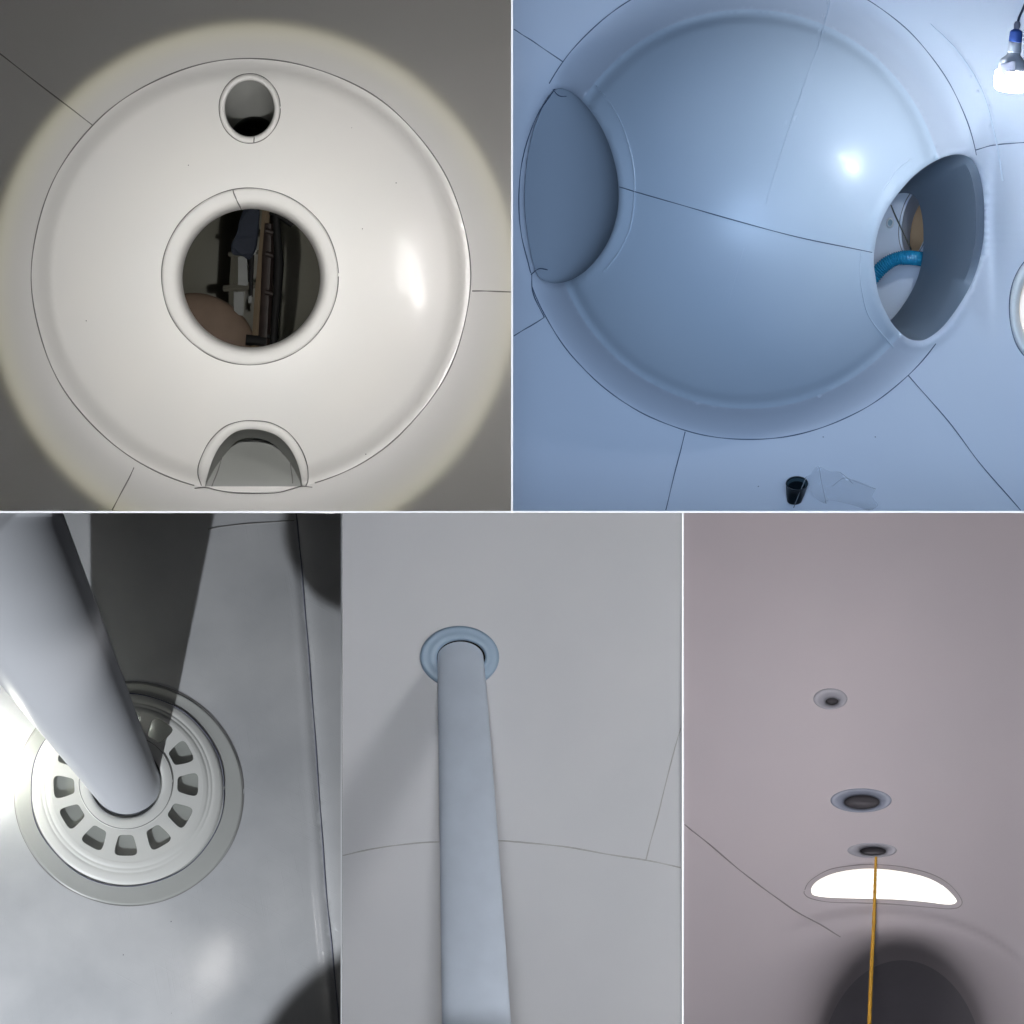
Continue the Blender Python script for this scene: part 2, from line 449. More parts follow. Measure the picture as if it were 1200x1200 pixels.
# ================================================================== BAY ONE: torch lit dome
DC = (294, 323); RX, RY = 257, 254
def q1(x, y): return math.hypot((x - DC[0]) / RX, (y - DC[1]) / RY) * 256
def h1(x, y):
    r = q1(x, y)
    if r >= 256: return 0.0
    a = math.atan2(y - DC[1], x - DC[0]); east = 0.5 + 0.5 * math.cos(a + .25)
    g = -2.2 * east * math.exp(-((r - 249) / 2.6) ** 2)          # moulded groove, deeper on the right
    g += .9 * (1 - east) * math.exp(-((r - 235) / 2.0) ** 2) * (1 if abs(y - 323) < 95 else .2)
    if r > 228: return 8 * sm((256 - r) / 28) + g
    return 8 + 15 * (1 - (r / 228) ** 2) + g
rim1 = ell(*DC, RX, RY, 180)
wall = sheet('tank_wall', box(-60, -60, 599, 599), [rim1], lambda x, y: 0.0, M['wall_one'], None, 16)
tag(wall, kind='structure')
for p in ([(-20, 47), (0, 63), (55, 106), (109, 147)], [(553, 341), (575, 341.5), (599, 342)], [(157, 548), (146, 570), (131, 598)]):
    seam(p, 0.0, wall, r=.75)
dome = empty('tank_bulkhead', (DC[0], DC[1], 0), 'large glossy off white dome with three openings, lit by a round torch beam', 'bulkhead')
chole = ell(293, 324, 103.5, 103.5, 120); thole = ell(292.5, 127, 36, 41, 72)
arch_out = spline([(236, 569), (232, 556), (234, 541), (245, 518), (262, 501), (280, 494), (297, 493), (318, 496), (338, 507), (352, 525), (360, 545), (361, 562), (358, 570)], False, 6)
arch_in = spline([(240, 571), (243, 558), (250, 537), (259, 521), (271, 509), (283, 504), (296, 503), (310, 505), (325, 511), (338, 523), (347, 539), (352, 556), (354, 569)], False, 6)
arch_hole = arch_out + [np.array((x, 570.0)) for x in np.linspace(358, 236, 26)[1:-1]]
ridge = [ell(*DC, RX * k / 256, RY * k / 256, 150) for k in (250, 244, 238, 232, 226)]
sheet('dome_shell', rim1, [chole, thole, arch_hole], h1, M['dome_one'], dome, 5, [[p for p in r if not inside(np.array([p]), ell(297, 548, 72, 62))[0]] for r in ridge[:0]])
seam(ell(*DC, RX, RY, 200, 0, -255, 73), lambda x, y: 0.4, dome, r=.7, sp=False, wob=.8)
def torus_collar(name, cx, cy, prof, mat, parent, hf, n=120, shift=(0, 0)):
    rings = []
    for (rx, ry, dh, mode) in prof:
        L = ell(cx, cy, rx, ry, n)
        rings.append([(p[0], p[1], (hf(p[0], p[1]) if mode else hf(cx + rx, cy)) + dh) for p in L])
    return loft(name, rings, mat, parent)
# central collar: rolled lip that turns into a short tube
prof = [(103.8, 103.8, -2.5, 1), (103.2, 103.2, 0.2, 1), (101, 101, .5, 1), (97, 97, .45, 1), (93, 93, .0, 1), (89.5, 89.5, -1.2, 1), (86.5, 86.5, -4.2, 1), (83.5, 83.5, -13, 1), (82, 82, -22, 1), (81, 81, -36, 1), (80.5, 80.5, -60, 1)]
rings = []
for i, (rx, ry, dh, mo) in enumerate(prof):
    k = i / (len(prof) - 1); L = ell(293 + 1.5 * k, 324 + 2 * k, rx, ry + .5 * k, 140)
    rings.append([(p[0], p[1], h1(p[0], p[1]) + dh) for p in L])
c = loft('collar', rings, M['collar_one'], dome); tag(c, 'wide rolled collar round the middle opening of the dome')
seam(ell(293, 324, 103.6, 103.6, 160), h1, c, r=.6, sp=False, lift=.6, wob=.3, closed=False)
seam([(273, 222.5), (276, 232), (280, 240), (283, 246)], lambda x, y: h1(x, y) - max(0, (y - 236)) * .9, c, r=.7, lift=2.6)
# top collar
rings = []
for i, (rx, ry, dh, cy) in enumerate([(36, 41, -2, 127), (35.2, 40.2, .8, 127), (33, 38, 1.6, 127), (31, 35.5, 1.2, 126.8), (29.4, 33.6, -1, 126.8), (28.8, 33, -4, 126.8), (28.6, 32.8, -9, 127)]):
    rings.append([(p[0], p[1], h1(p[0], p[1]) + dh) for p in ell(292.5, cy, rx, ry, 90)])
c = loft('collar', rings, M['collar_one'], dome); tag(c, 'narrow flat collar round the small upper opening of the dome')
seam(ell(292.5, 127, 35.8, 40.8, 110), h1, c, r=.55, sp=False, lift=.6, wob=.25)
seam([(298, 160.5), (297.5, 167.5)], h1, c, r=.6, lift=1.8, sp=False)
rings = []
for k in np.linspace(0, 1, 14):
    rings.append([(p[0], p[1], (h1(p[0], p[1]) - 9) * (1 - k) + (-95) * k) for p in ell(292.5 + 5 * k, 127 + 42 * k, 28.6 + 1 * k, 32.8, 90)])
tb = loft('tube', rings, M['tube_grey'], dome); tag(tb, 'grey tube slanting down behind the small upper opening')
loft('tube_depth_shade', [ring3(ell(297.5, 169, 29.6, 32.8, 60), -95), ring3(ell(297.5, 174, 29, 32, 60), -180)], M['tube_shade'], tb, cap=True)
# arch: collar band, side cheeks, sloping floor
def arch_ring(a, hf, ybase):
    return [(p[0], p[1], hf(p[0], p[1])) for p in a]
n_ = len(arch_out); mid = [arch_out[i] * .5 + arch_in[i] * .5 for i in range(n_)]; q3 = [arch_out[i] * .18 + arch_in[i] * .82 for i in range(n_)]
rings = [arch_ring(arch_out, lambda x, y: h1(x, y) - 1.5, 0), arch_ring([arch_out[i] * .93 + arch_in[i] * .07 for i in range(n_)], lambda x, y: h1(x, y) + .5, 0), arch_ring(mid, lambda x, y: h1(x, y) + .8, 0),
         arch_ring(q3, lambda x, y: h1(x, y) + .8, 0), arch_ring(arch_in, lambda x, y: h1(x, y) - 1.5, 0)]
c = loft('collar', rings, M['collar_one'], dome, closed=False); tag(c, 'arched collar over the half round opening at the foot of the dome')
seam(arch_out, h1, c, r=.6, sp=False, lift=.6, wob=.25)
ain2 = [np.array((297 + (p[0] - 297) * .80, p[1] + 10 * (1 - (p[1] - 503) / 70))) for p in arch_in]
ain2 = [np.array((min(max(p[0], 249), 346), p[1])) for p in ain2]
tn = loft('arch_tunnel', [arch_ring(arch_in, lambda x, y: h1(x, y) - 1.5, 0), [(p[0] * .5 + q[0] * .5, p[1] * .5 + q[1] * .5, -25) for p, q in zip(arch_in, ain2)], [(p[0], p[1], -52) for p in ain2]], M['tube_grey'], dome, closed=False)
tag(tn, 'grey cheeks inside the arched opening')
def hb(x, y): return -4 - 75 * (1 - sm((y - 500) / 78.0))
base_line = spline([(228, 572), (241, 571), (256, 575), (275, 577.5), (300, 578), (325, 577), (342, 573), (354, 570), (366, 571)], False, 6)
fl_out = [np.array(p) for p in ([(232, 496), (366, 496)])] + base_line[::-1]
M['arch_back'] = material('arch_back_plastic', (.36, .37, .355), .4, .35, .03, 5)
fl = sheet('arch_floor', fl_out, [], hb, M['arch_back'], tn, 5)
seam(base_line, lambda x, y: 1.5, dome, r=.6, sp=False)
for p in ([(264, 516), (259, 540), (252, 560), (248, 570)], [(340, 530), (341, 548), (343, 566)]):
    seam(p, lambda x, y: hb(x, y) + 1.5, tn, r=.6)
# chamber behind the central opening
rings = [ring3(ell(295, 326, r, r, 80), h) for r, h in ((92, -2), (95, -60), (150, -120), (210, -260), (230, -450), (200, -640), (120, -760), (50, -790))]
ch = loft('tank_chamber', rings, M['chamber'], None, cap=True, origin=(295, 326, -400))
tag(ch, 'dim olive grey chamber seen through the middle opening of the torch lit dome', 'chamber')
lad = empty('wooden_ladder', (300, 400, -160), 'tan wooden ladder standing inside the middle opening of the dome', 'ladder')
tube('stile', [(313, 236, -170), (307, 300, -165), (303, 345, -162), (299, 412, -160)], 4.6, M['wood'], lad, 4)
tube('stile', [(276, 296, -190), (274, 330, -190), (272, 372, -190), (270, 412, -190)], 5.0, M['olive_strip'], lad, 4)
tube('rung', [(262, 338, -188), (285, 337, -180), (303, 333, -172)], 3.6, M['olive_strip'], lad, 4)
tube('rung', [(268, 298, -188), (290, 297, -180), (307, 295, -172)], 2.6, M['olive_strip'], lad, 4)
solid('step', [(279, 301), (289, 300), (291, 335), (279, 334)], -182, -176, M['grey_step'], lad)
solid('step', [(274, 342), (286, 342), (285, 370), (274, 368)], -182, -176, M['grey_step'], lad)
solid('step', [(297, 291), (301, 290), (300, 299), (297, 299)], -176, -168, M['grey_step'], lad)
solid('step', [(291, 347), (295, 346), (295, 355), (291, 355)], -176, -168, M['grey_step'], lad)
tg = tag(tube('tripod_pole', [(323, 236, -150), (325, 280, -150), (327, 310, -150), (325, 345, -150), (322, 375, -150), (320, 412, -150)], [4, 4.6, 5.5, 5, 4.2, 4], M['black'], None, 8, origin=(322, 400, -150)), 'thick black pole standing right of the wooden ladder in the middle opening', 'pole')
fr = empty('dark_frame', (312, 400, -158), 'dark red and black metal frame between the ladder and the black pole', 'frame')
tube('post', [(315, 262, -158), (314, 300, -158), (312, 345, -158), (309, 405, -158)], [5, 7, 6.5, 7], M['maroon'], fr, 6)
for y in (270, 297, 342): tube('clamp', [(311, y, -150), (320, y + 3, -150)], 3.2, M['maroon'], fr, 8)
tube('top_arm', [(318, 246, -150), (331, 254, -150), (343, 264, -150)], [6, 4.5, 3.5], M['black'], fr, 6)
tube('foot', [(288, 398, -155), (312, 400, -155)], 6, M['black'], fr, 6)
tube('foot', [(313, 394, -152), (326, 397, -152)], 2.6, M['black'], fr, 6)
tube('inner_post', [(298, 250, -170), (295, 300, -170), (294, 348, -170)], [3, 3, 2], M['black'], fr, 6)
jk = spline([(288, 243), (303, 243), (303, 268), (300, 292), (292, 304), (284, 300), (273, 298), (271, 287), (277, 275), (281, 258)], True, 5)
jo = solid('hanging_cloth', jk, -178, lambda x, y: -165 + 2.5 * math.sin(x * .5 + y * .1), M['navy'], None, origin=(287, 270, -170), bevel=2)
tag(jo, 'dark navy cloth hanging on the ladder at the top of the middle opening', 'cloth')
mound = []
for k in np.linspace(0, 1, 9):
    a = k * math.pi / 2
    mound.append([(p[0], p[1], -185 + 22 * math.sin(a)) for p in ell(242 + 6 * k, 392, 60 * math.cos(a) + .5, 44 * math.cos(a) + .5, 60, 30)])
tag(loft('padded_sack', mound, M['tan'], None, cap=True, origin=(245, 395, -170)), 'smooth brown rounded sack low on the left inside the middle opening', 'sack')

# bright patch on the dome: unseen lamps added for their mirror images
lamp('highlight_lamp', (566, 306, 430), 1.5, (1, .98, .96), (44, 86), rect=R1, kind='AREA')
lamp('highlight_lamp', (586, 345, 430), .9, (1, .96, .93), (22, 70), rect=R1, kind='AREA')
lamp('highlight_lamp', (556, 268, 430), .35, (.96, 1, .95), (18, 46), rect=R1, kind='AREA')
lamp('highlight_lamp', (575, 318, 400), 1.0, (1, .92, .95), (34, 200), rect=R1, kind='AREA')

# ================================================================== BAY TWO: blue dome
OC = (878, 238, 272, 277); IC = (876, 245, 231, 234)
left_hole = spline([(650, 106), (668, 107), (688, 125), (706, 152), (718, 182), (724, 212), (724, 245), (716, 275), (702, 300), (683, 320), (660, 331), (640, 330), (628, 318), (620, 285), (615, 245), (616, 205), (622, 165), (633, 132)], True, 6)
right_hole = spline([(1119, 181), (1093, 190), (1067, 210), (1043, 240), (1030, 268), (1024, 301), (1026, 325), (1031, 350), (1045, 378), (1060, 394), (1073, 399), (1088, 396), (1110, 377), (1137, 335), (1151, 290), (1153, 240), (1148, 205), (1138, 186)], True, 6)
LH = np.array(left_hole); RH = np.array(right_hole)
def base2(x, y):
    qo = math.hypot((x - OC[0]) / OC[2], (y - OC[1]) / OC[3]); qi = math.hypot((x - IC[0]) / IC[2], (y - IC[1]) / IC[3])
    und = 2.0 * math.sin(x * .012 + y * .009)
    if qo >= 1: return und * (1 - math.exp(-(qo - 1) * 8))
    if qi >= 1:
        t = (1 - qo) / max(1e-6, (1 - qo) + (qi - 1) * .85)
        return 22 * t ** 1.7
    R = 318.0; r = qi * 232
    cap = math.sqrt(R * R - r * r) - math.sqrt(R * R - 232.0 ** 2)
    k = sm((1 - qi) / .07)
    return 22 + cap * (.35 + .65 * k) if qi > .93 else 22 + cap
RL = [spline(p, False, 8) for p in ([(978, -20), (960, 50), (940, 105), (915, 180), (897, 240)], [(872, 290), (862, 325), (852, 360)], [(1090, 28), (1122, 60), (1150, 105), (1166, 160), (1175, 212)])]
RA = [np.array(p) for p in RL]
def h2(x, y):
    b = base2(x, y)
    for q, am in zip(RA, (0, 0, 1.6)):
        d = np.hypot(q[:, 0] - x, q[:, 1] - y)
        k = d.argmin()
        if d[k] < 4.2: b += am * max(0, 1 - d[k] / 4.0) * min(1, (k + 1) / 8, (len(q) - k) / 8)
    d = np.hypot(LH[:, 0] - x, LH[:, 1] - y).min()
    if d < 19:
        k = sm((x - 650) / 40.0)
        b += k * 4.0 * (1 - d / 19) - (1 - k) * 9 * (1 - math.sqrt(max(0, 1 - ((19 - d) / 19) ** 2)))
        if d < 4: b -= 5 * (1 - math.sqrt(max(0, 1 - ((4 - d) / 4) ** 2)))
    d = np.hypot(RH[:, 0] - x, RH[:, 1] - y).min()
    k = sm((x - 1120) / 50.0); rr = 16 + 56 * k
    if d < rr: b -= k * rr * (1 - math.sqrt(max(0, 1 - ((rr - d) / rr) ** 2)))
    if d < 15: b += (1 - k) * 3.5 * (1 - d / 15)
    if d < 4: b -= (1 - k) * 5 * (1 - math.sqrt(max(0, 1 - ((4 - d) / 4) ** 2)))
    return b
win_out = ell(1216, 362, 33, 62, 60)
wall2 = sheet('tank_wall', box(601, -60, 1260, 599), [left_hole, right_hole, win_out], h2, M['wall_two'], None, 4.2,
              [ell(876, 245, 231, 234, 150)] + [[np.array((p[0] + o, p[1] + o * .4)) for p in l] for l in RL for o in (-4, 0, 4)])
wall2['kind'] = 'structure'
# the dome gets its own slightly duller plastic
wall2.data.materials.append(M['dome_two'])
for p in wall2.data.polygons:
    c = p.center; x = c.x / S + 600; y = 600 - c.z / S
    if math.hypot((x - IC[0]) / IC[2], (y - IC[1]) / IC[3]) < 1.0: p.material_index = 1
def ang2(x, y): return math.degrees(math.atan2((y - OC[1]) / OC[3], (x - OC[0]) / OC[2]))
oe = lambda a0, a1: ell(*OC, 160, 0, a0, a1)
seam(oe(ang2(1088, 396), ang2(626, 335) + 0), h2, wall2, M['seam_blue'], .6, sp=False, wob=.3, lift=.3)
seam(oe(ang2(652, 103) , ang2(1143, 182)+360*0) if ang2(652,103) < ang2(1143,182) else oe(ang2(652,103)-360, ang2(1143,182)), h2, wall2, M['seam_blue'], .6, sp=False, wob=.3, lift=.3)
for p in ([(602, 34), (614, 42), (630, 52), (660, 73)], [(602, 394), (620, 383), (638, 372)], [(803, 506), (793, 545), (780, 598)], [(1064, 440), (1110, 492), (1150, 545), (1196, 598)],
          [(1144, 176), (1165, 170), (1200, 167), (1240, 165)], [(726, 219), (790, 238), (860, 258), (940, 279), (1022, 296)],
          [(648, 105), (655, 112), (664, 113)], [(650, 104), (630, 135), (615, 175), (608, 225), (611, 275), (622, 320)], [(622, 322), (632, 315), (642, 316)], [(623, 320), (625, 345), (638, 372)]):
    seam(p, h2, wall2, M['seam_blue'], .6, lift=.35, wob=.3)
RL += [spline(p, False, 8) for p in ([(698, 101), (721, 131), (735, 164), (743, 201), (743, 234), (738, 267), (724, 297), (707, 318)], [(1009, 296), (1008, 318), (1010, 340), (1019, 372), (1047, 407)], [(1036, 223), (1051, 201), (1067, 187)],
       )]
for l, r_ in zip(RL, (.42, .35, .9, 1.1, .8, .8)):
    seam(l, h2, wall2, M['ridge'], r_, sp=False, lift=.25, wob=0, name='ridge_highlight')
# tunnels behind the two openings; their shade is put into the colour
def tunnel(hole, shifts, mat, label, capmat=None):
    n = len(hole); c = np.mean(hole, 0); rings = []
    for (dx, dy, k, h) in shifts:
        rings.append([(c[0] + (p[0] - c[0]) * k + dx, c[1] + (p[1] - c[1]) * k + dy, (h2(p[0], p[1]) - .6 if h is None else h)) for p in hole])
    o = loft('tunnel', rings, mat, wall2, cap=capmat is not None, sharp=40); tag(o, label)
    return o
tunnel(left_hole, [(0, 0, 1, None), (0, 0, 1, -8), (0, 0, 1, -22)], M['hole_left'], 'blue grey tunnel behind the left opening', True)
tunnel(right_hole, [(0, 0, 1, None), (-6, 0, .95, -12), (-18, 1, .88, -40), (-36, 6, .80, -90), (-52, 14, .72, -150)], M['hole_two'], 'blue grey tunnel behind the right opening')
# far room through the right opening
fw = sheet('far_tank_wall', ell(1050, 305, 115, 150, 60), [[np.array(p) for p in ell(1072, 262, 15, 38, 50, 8)]], lambda x, y: -190.0, M['wall_two'], None, 8, origin=(1050, 305, -190), back=-200.0)
tag(fw, 'pale far wall with a tall oval opening, seen through the right opening of the blue dome', 'wall')
ov = ell(1072, 262, 15, 38, 50, 8)
tn = loft('oval_tunnel', [ring3(ov, -190), [(p[0] + 5, p[1] + 4, -215) for p in ov], [(p[0] + 10, p[1] + 10, -240) for p in ov]], M['wall_two'], fw)
seam(ell(1071, 262, 17, 40, 70, 8), -190.0, fw, M['seam'], .5, sp=False)
seam([(1044, 240), (1055, 266), (1068, 293)], -190.0, fw, M['olive_strip'], .9, lift=.6)
tag(solid('lit_board', ell(1084, 272, 26, 45, 50, 8), -262, -250, M['orange'], None, origin=(1084, 272, -255)), 'warm orange board beyond the tall oval opening in the far wall', 'board')
pc = empty('small_port', (1043, 261, -190), 'tiny round white port left of the tall oval opening in the far wall', 'port')
loft('port_ring', [ring3(ell(1043, 261, 4.6, 6.5, 30, 10), -190), ring3(ell(1043, 261, 4.3, 6.1, 30, 10), -187), ring3(ell(1043, 261, 2.8, 4, 30, 10), -186.5), ring3(ell(1043, 261, 2.5, 3.8, 30, 10), -195)], M['flange_white'], pc)
solid('port_plug', ell(1043, 261, 2.7, 4, 24, 10), -191, -188.5, M['cup_in'], pc)
# blue ribbed hose
hp = spline([(1004, 352, -165), (1018, 332, -158), (1032, 315, -152), (1046, 305, -148), (1060, 302, -150), (1076, 303, -168), (1090, 306, -205)], False, 34)
rr = [8.0 + .75 * math.sin(i * 1.25) for i in range(len(hp))]
tag(tube('blue_hose', hp, rr, M['hose'], None, 20, origin=(1046, 305, -150)), 'ribbed bright blue hose curving out of the right opening of the blue dome', 'hose')
# the far wall lip and the glimpsed cream window on the right
win = empty('side_window', (1216, 362, 0), 'rounded opening with a white rim at the right edge, showing cream light', 'opening')
rings = []
for k, dh in ((1.0, -1), (.96, 2.5), (.86, 4), (.76, 2), (.68, -6), (.64, -18)):
    rings.append([(p[0], p[1], h2(p[0], p[1]) * (1 if dh > -5 else 0) + dh) for p in ell(1216, 362, 33 * k, 62 * k * (1 + .12 * (1 - k)), 70)])
loft('rim', rings, M['flange_white'], win)
solid('side_window_glow', ell(1216, 362, 25, 46, 50), -30, -20, M['cream'], win)
seam(ell(1216, 362, 33.2, 62.3, 90), h2, win, M['seam_blue'], .6, sp=False, lift=.5)
# hanging work bulb
BH = 235
bl = empty('work_lamp_bulb', (1188, 60, BH), 'lit white work bulb hanging on a dark cord at the upper right', 'lamp')
def turned(name, prof, mat, parent, x0, y0, ax, ay, n=36, sx=1.0):
    rings = []
    L = math.hypot(ax, ay); ux, uy = ax / L, ay / L; vx, vy = -uy, ux
    for (t, r) in prof:
        cx, cy = x0 + ux * t, y0 + uy * t
        rings.append([(cx + vx * r * math.cos(2 * math.pi * k / n), cy + vy * r * math.cos(2 * math.pi * k / n), BH + r * math.sin(2 * math.pi * k / n)) for k in range(n)])
    V = []; F = []
    for r in rings: V += [P(*p) for p in r]
    for i in range(len(rings) - 1):
        for k in range(n): F.append((i * n + k, i * n + (k + 1) % n, (i + 1) * n + (k + 1) % n, (i + 1) * n + k))
    F.append(tuple(range(n))); F.append(tuple(range((len(rings) - 1) * n, len(rings) * n)))
    o = mesh(name, V, F, mat, parent, True); o.data.set_sharp_from_angle(angle=math.radians(40)); return o
A = (1192.5, 26, -.11, 1)
ax, ay = -.11, 1.0
tube('cord', spline([(1216, -40, BH), (1206, -8, BH), (1199, 10, BH), (1194.5, 20, BH), (1192.5, 27, BH)], False, 8), 1.5, M['cord'], bl, 8)
turned('strain_relief', [(-1, 2), (0, 3), (3, 4), (6, 3.6), (9, 3)], M['bulb_label'], bl, 1192.3, 26, ax, ay)
turned('socket', [(8, 3), (10, 6.6), (12, 7.6), (23, 7.9), (23.5, 7.4)], M['bulb_blue'], bl, 1192.3, 26, ax, ay)
hs = turned('housing', [(23, 7.2), (24, 7.6), (35, 8), (36, 7.2), (39, 8.4), (44, 14), (48, 16.5), (57, 17.3), (58, 16.5)], M['bulb_white'], bl, 1192.3, 26, ax, ay)
solid('rating_label', [(1172, 75), (1190, 71), (1190, 85), (1172, 91)], BH + 17.2, BH + 18.6, M['bulb_label'], hs)
turned('diffuser', [(57, 17), (59, 19.5), (64, 20), (75, 19.8), (80, 17.5), (82.5, 12), (83, 4)], M['lamp_glow'], bl, 1192.3, 26, ax, ay)
lamp('bulb_light', (1179, 124, BH + 20), 13, (.80, .90, 1), 12)
lamp('bulb_front_light', (1150, 96, BH + 30), 3, (.80, .90, 1), 6)
# cup and clear bag on the plastic
cp = empty('black_cup', (934, 572, 0), 'small black open cup standing on the blue plastic below the dome', 'cup')
def cup_ring(cx, cy, rx, ry, h): return ring3(ell(cx, cy, rx, ry, 40), h)
loft('body', [cup_ring(931, 587, 8.5, 4.5, 2), cup_ring(932, 580, 10.5, 6, 10), cup_ring(934, 566.5, 13.2, 8.4, 24), cup_ring(934, 566.3, 13.2, 8.4, 26), cup_ring(934, 566.5, 12, 7.3, 26), cup_ring(934, 568, 11.3, 6.6, 20)], M['cup'], cp)
loft('lining', [cup_ring(934, 567.2, 11.9, 7.1, 24.5), cup_ring(933, 574, 9.5, 5.5, 12), cup_ring(932, 580, 7.5, 4, 5)], M['cup_in'], cp, cap=True)
tube('straw', [(944.5, 560, 30), (938, 575, 22), (930, 595, 6)], .55, M['film_edge'], cp, 6)
bag_o = spline([(943, 560), (950, 556), (958, 546), (972, 552), (984, 553), (992, 563), (1000, 562), (1024, 572), (1022, 582), (1029, 592), (1018, 598), (1000, 592), (972, 586), (966, 590), (952, 580), (949, 570)], True, 3)
def hbag(x, y): return 3 + 2.4 * abs(math.sin(x * .11 + y * .05)) + 1.6 * math.sin(y * .21 - x * .04)
bag = sheet('clear_bag', bag_o, [], hbag, M['film'], None, 4, origin=(985, 572, 3), back=lambda x, y: hbag(x, y) - .8)
tag(bag, 'crumpled clear plastic film lying right of the black cup', 'plastic film')
for p in ([(960, 548), (963, 565), (968, 590)], [(984, 553), (997, 562), (1026, 573)], [(975, 570), (990, 560), (1000, 567)]): seam(p, hbag, bag, M['film_edge'], .45, lift=.4, name='fold')
spk = material('dust', (.12, .14, .18), .7, .2)
for (x, y) in ((964, 512), (1025, 512), (888, 570)): mesh_o = tube('dust_speck', [(x, y, 1.2), (x + 1.4, y + .2, 1.2)], .6, spk, wall2, 5)

# ================================================================== BAY THREE: pole in slotted flange
def h3(x, y):
    e = 349 + (y - 600) * .073 + (y - 600) ** 2 * .000012
    return 1.5 * math.sin(x * .02 + y * .013) + 9 * sm((x - e) / 14.0) - 5 * math.exp(-((x - e) / 3.0) ** 2) + 2.2 * math.exp(-((x - e + 9) / 3.5) ** 2)
fc = (149, 924)
f_hole = ell(149, 924, 98, 98, 90)
seam3 = [(347, 602), (351, 640), (358, 720), (366, 820), (374, 930), (382, 1040), (391, 1130), (399, 1220)]
sx_, sy_ = zip(*seam3)
def h3(x, y):
    e = float(np.interp(y, sy_, sx_))
    return .35 * math.sin(x * .02 + y * .013) + 1.6 * sm((x - e) / 16.0) - 1.6 * math.exp(-((x - e) / 2.6) ** 2) + .8 * math.exp(-((x - e + 10) / 2.2) ** 2)
floor3 = sheet('tank_floor', box(-60, 601, 399.4, 1260), [f_hole], h3, M['floor_three'], None, 4.5, [spline(seam3, False, 10)])
floor3['kind'] = 'structure'
seam(seam3, h3, floor3, M['ink'], .9, lift=.3, n=16)
seam([(244, 620), (262, 617), (300, 613), (345, 610)], h3, floor3, M['seam_pale'], .6)
fl3 = empty('slotted_flange', (149, 924, 0), 'white slotted floor flange on a clear disc, with a pole rising from it', 'flange')
# clear outer disc with bevelled rim
prof = [(134, 131, .2, 151, 930), (133.0, 130.0, 1.2, 151, 930), (131.5, 128.5, 1.5, 151, 930), (129, 126, 1.1, 151, 930), (114, 113, 1.6, 149.5, 926), (98, 97.5, 2.6, 149, 924)]
rings = [[(p[0], p[1], h3(p[0], p[1]) * 1.0 + dh) for p in ell(cx, cy, rx, ry, 160)] for rx, ry, dh, cx, cy in prof]
cd = loft('clear_disc', rings, M['clear_disc'], fl3); tag(cd, 'thin translucent disc under the white flange')
seam(ell(151, 930, 134.5, 131.5, 160), lambda x, y: h3(x, y) + .4, cd, M['seam_pale'], .45, sp=False)
seam(ell(149.5, 926, 113.5, 112.8, 150), lambda x, y: h3(x, y) + 2.6, cd, M['ink'], .6, sp=False, wob=1.0, name='ink_line', lift=0)
# white stepped ring
prof = [(112.5, 1.6), (112, 2.4), (108.5, 3.6), (104, 4.3), (101, 4.6), (100, 4.3), (99, 4.8), (96.5, 5.4), (95.5, 5.1), (94.5, 5.8), (92, 6.4), (89, 6.7)]
rings = [[(p[0], p[1], dh) for p in ell(149, 924 - (111 - r) * .1, r, r, 160)] for r, dh in prof]
sr = loft('stepped_ring', rings, M['flange_white'], fl3, sharp=70)
def slot(a, r0, r1, w0, w1, cx=147.5, cy=918):
    pts = []
    a = math.radians(a); ca, sa = math.cos(a), math.sin(a)
    loc = [(r0, -w0), (r0 - .5, 0), (r0, w0), (r0 + 5, w0 * .75 + w1 * .35), (r1 - 5, w1), (r1, w1 - 3), (r1 + .8, 0), (r1, -w1 + 3), (r1 - 5, -w1), (r0 + 5, -w0 * .75 - w1 * .35)]
    q = [(cx + u * ca - v * sa, cy + u * sa + v * ca) for u, v in loc]
    return [np.array(p) for p in spline(q, True, 4)]
slots = [slot(a, 61, 84, 7.2, 13.2) for a in (-57.5, -28, 1, 30, 59.5, 90, 119.5, 149, 177, 207, 237, 270 + 3)]
so = ell(149, 922, 90, 90, 140); si = ell(148, 917, 55, 55, 90)
pl = sheet('slotted_plate', so, slots + [si], lambda x, y: 6.5, M['flange_white'], fl3, 4, back=1.5)
# hub: raised inner ring round the pole socket
prof = [(56, 6.2), (55.5, 7.2), (54, 7.8), (50, 8.2), (47, 8.3), (44.8, 8), (43.2, 7), (42.4, 6), (42, -30)]
loft('hub_ring', [[(p[0], p[1], dh) for p in ell(147.5, 916.5, r, r, 120)] for r, dh in prof], M['flange_white'], fl3)
seam(ell(147.5, 916.5, 54.6, 54.6, 110), 7.8, fl3, M['seam_pale'], .45, sp=False, name='seam', lift=0)
# dull plate under the slots and the dark socket
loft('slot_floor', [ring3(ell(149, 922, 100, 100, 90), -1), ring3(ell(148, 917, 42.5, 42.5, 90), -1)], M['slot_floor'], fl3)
loft('socket', [ring3(ell(147.5, 916, 41.9, 41.9, 80), 1), ring3(ell(147.5, 916, 41, 41, 80), .5), ring3(ell(147.5, 916, 37, 37, 80), -60)], M['tube_grey'], fl3, cap=True)
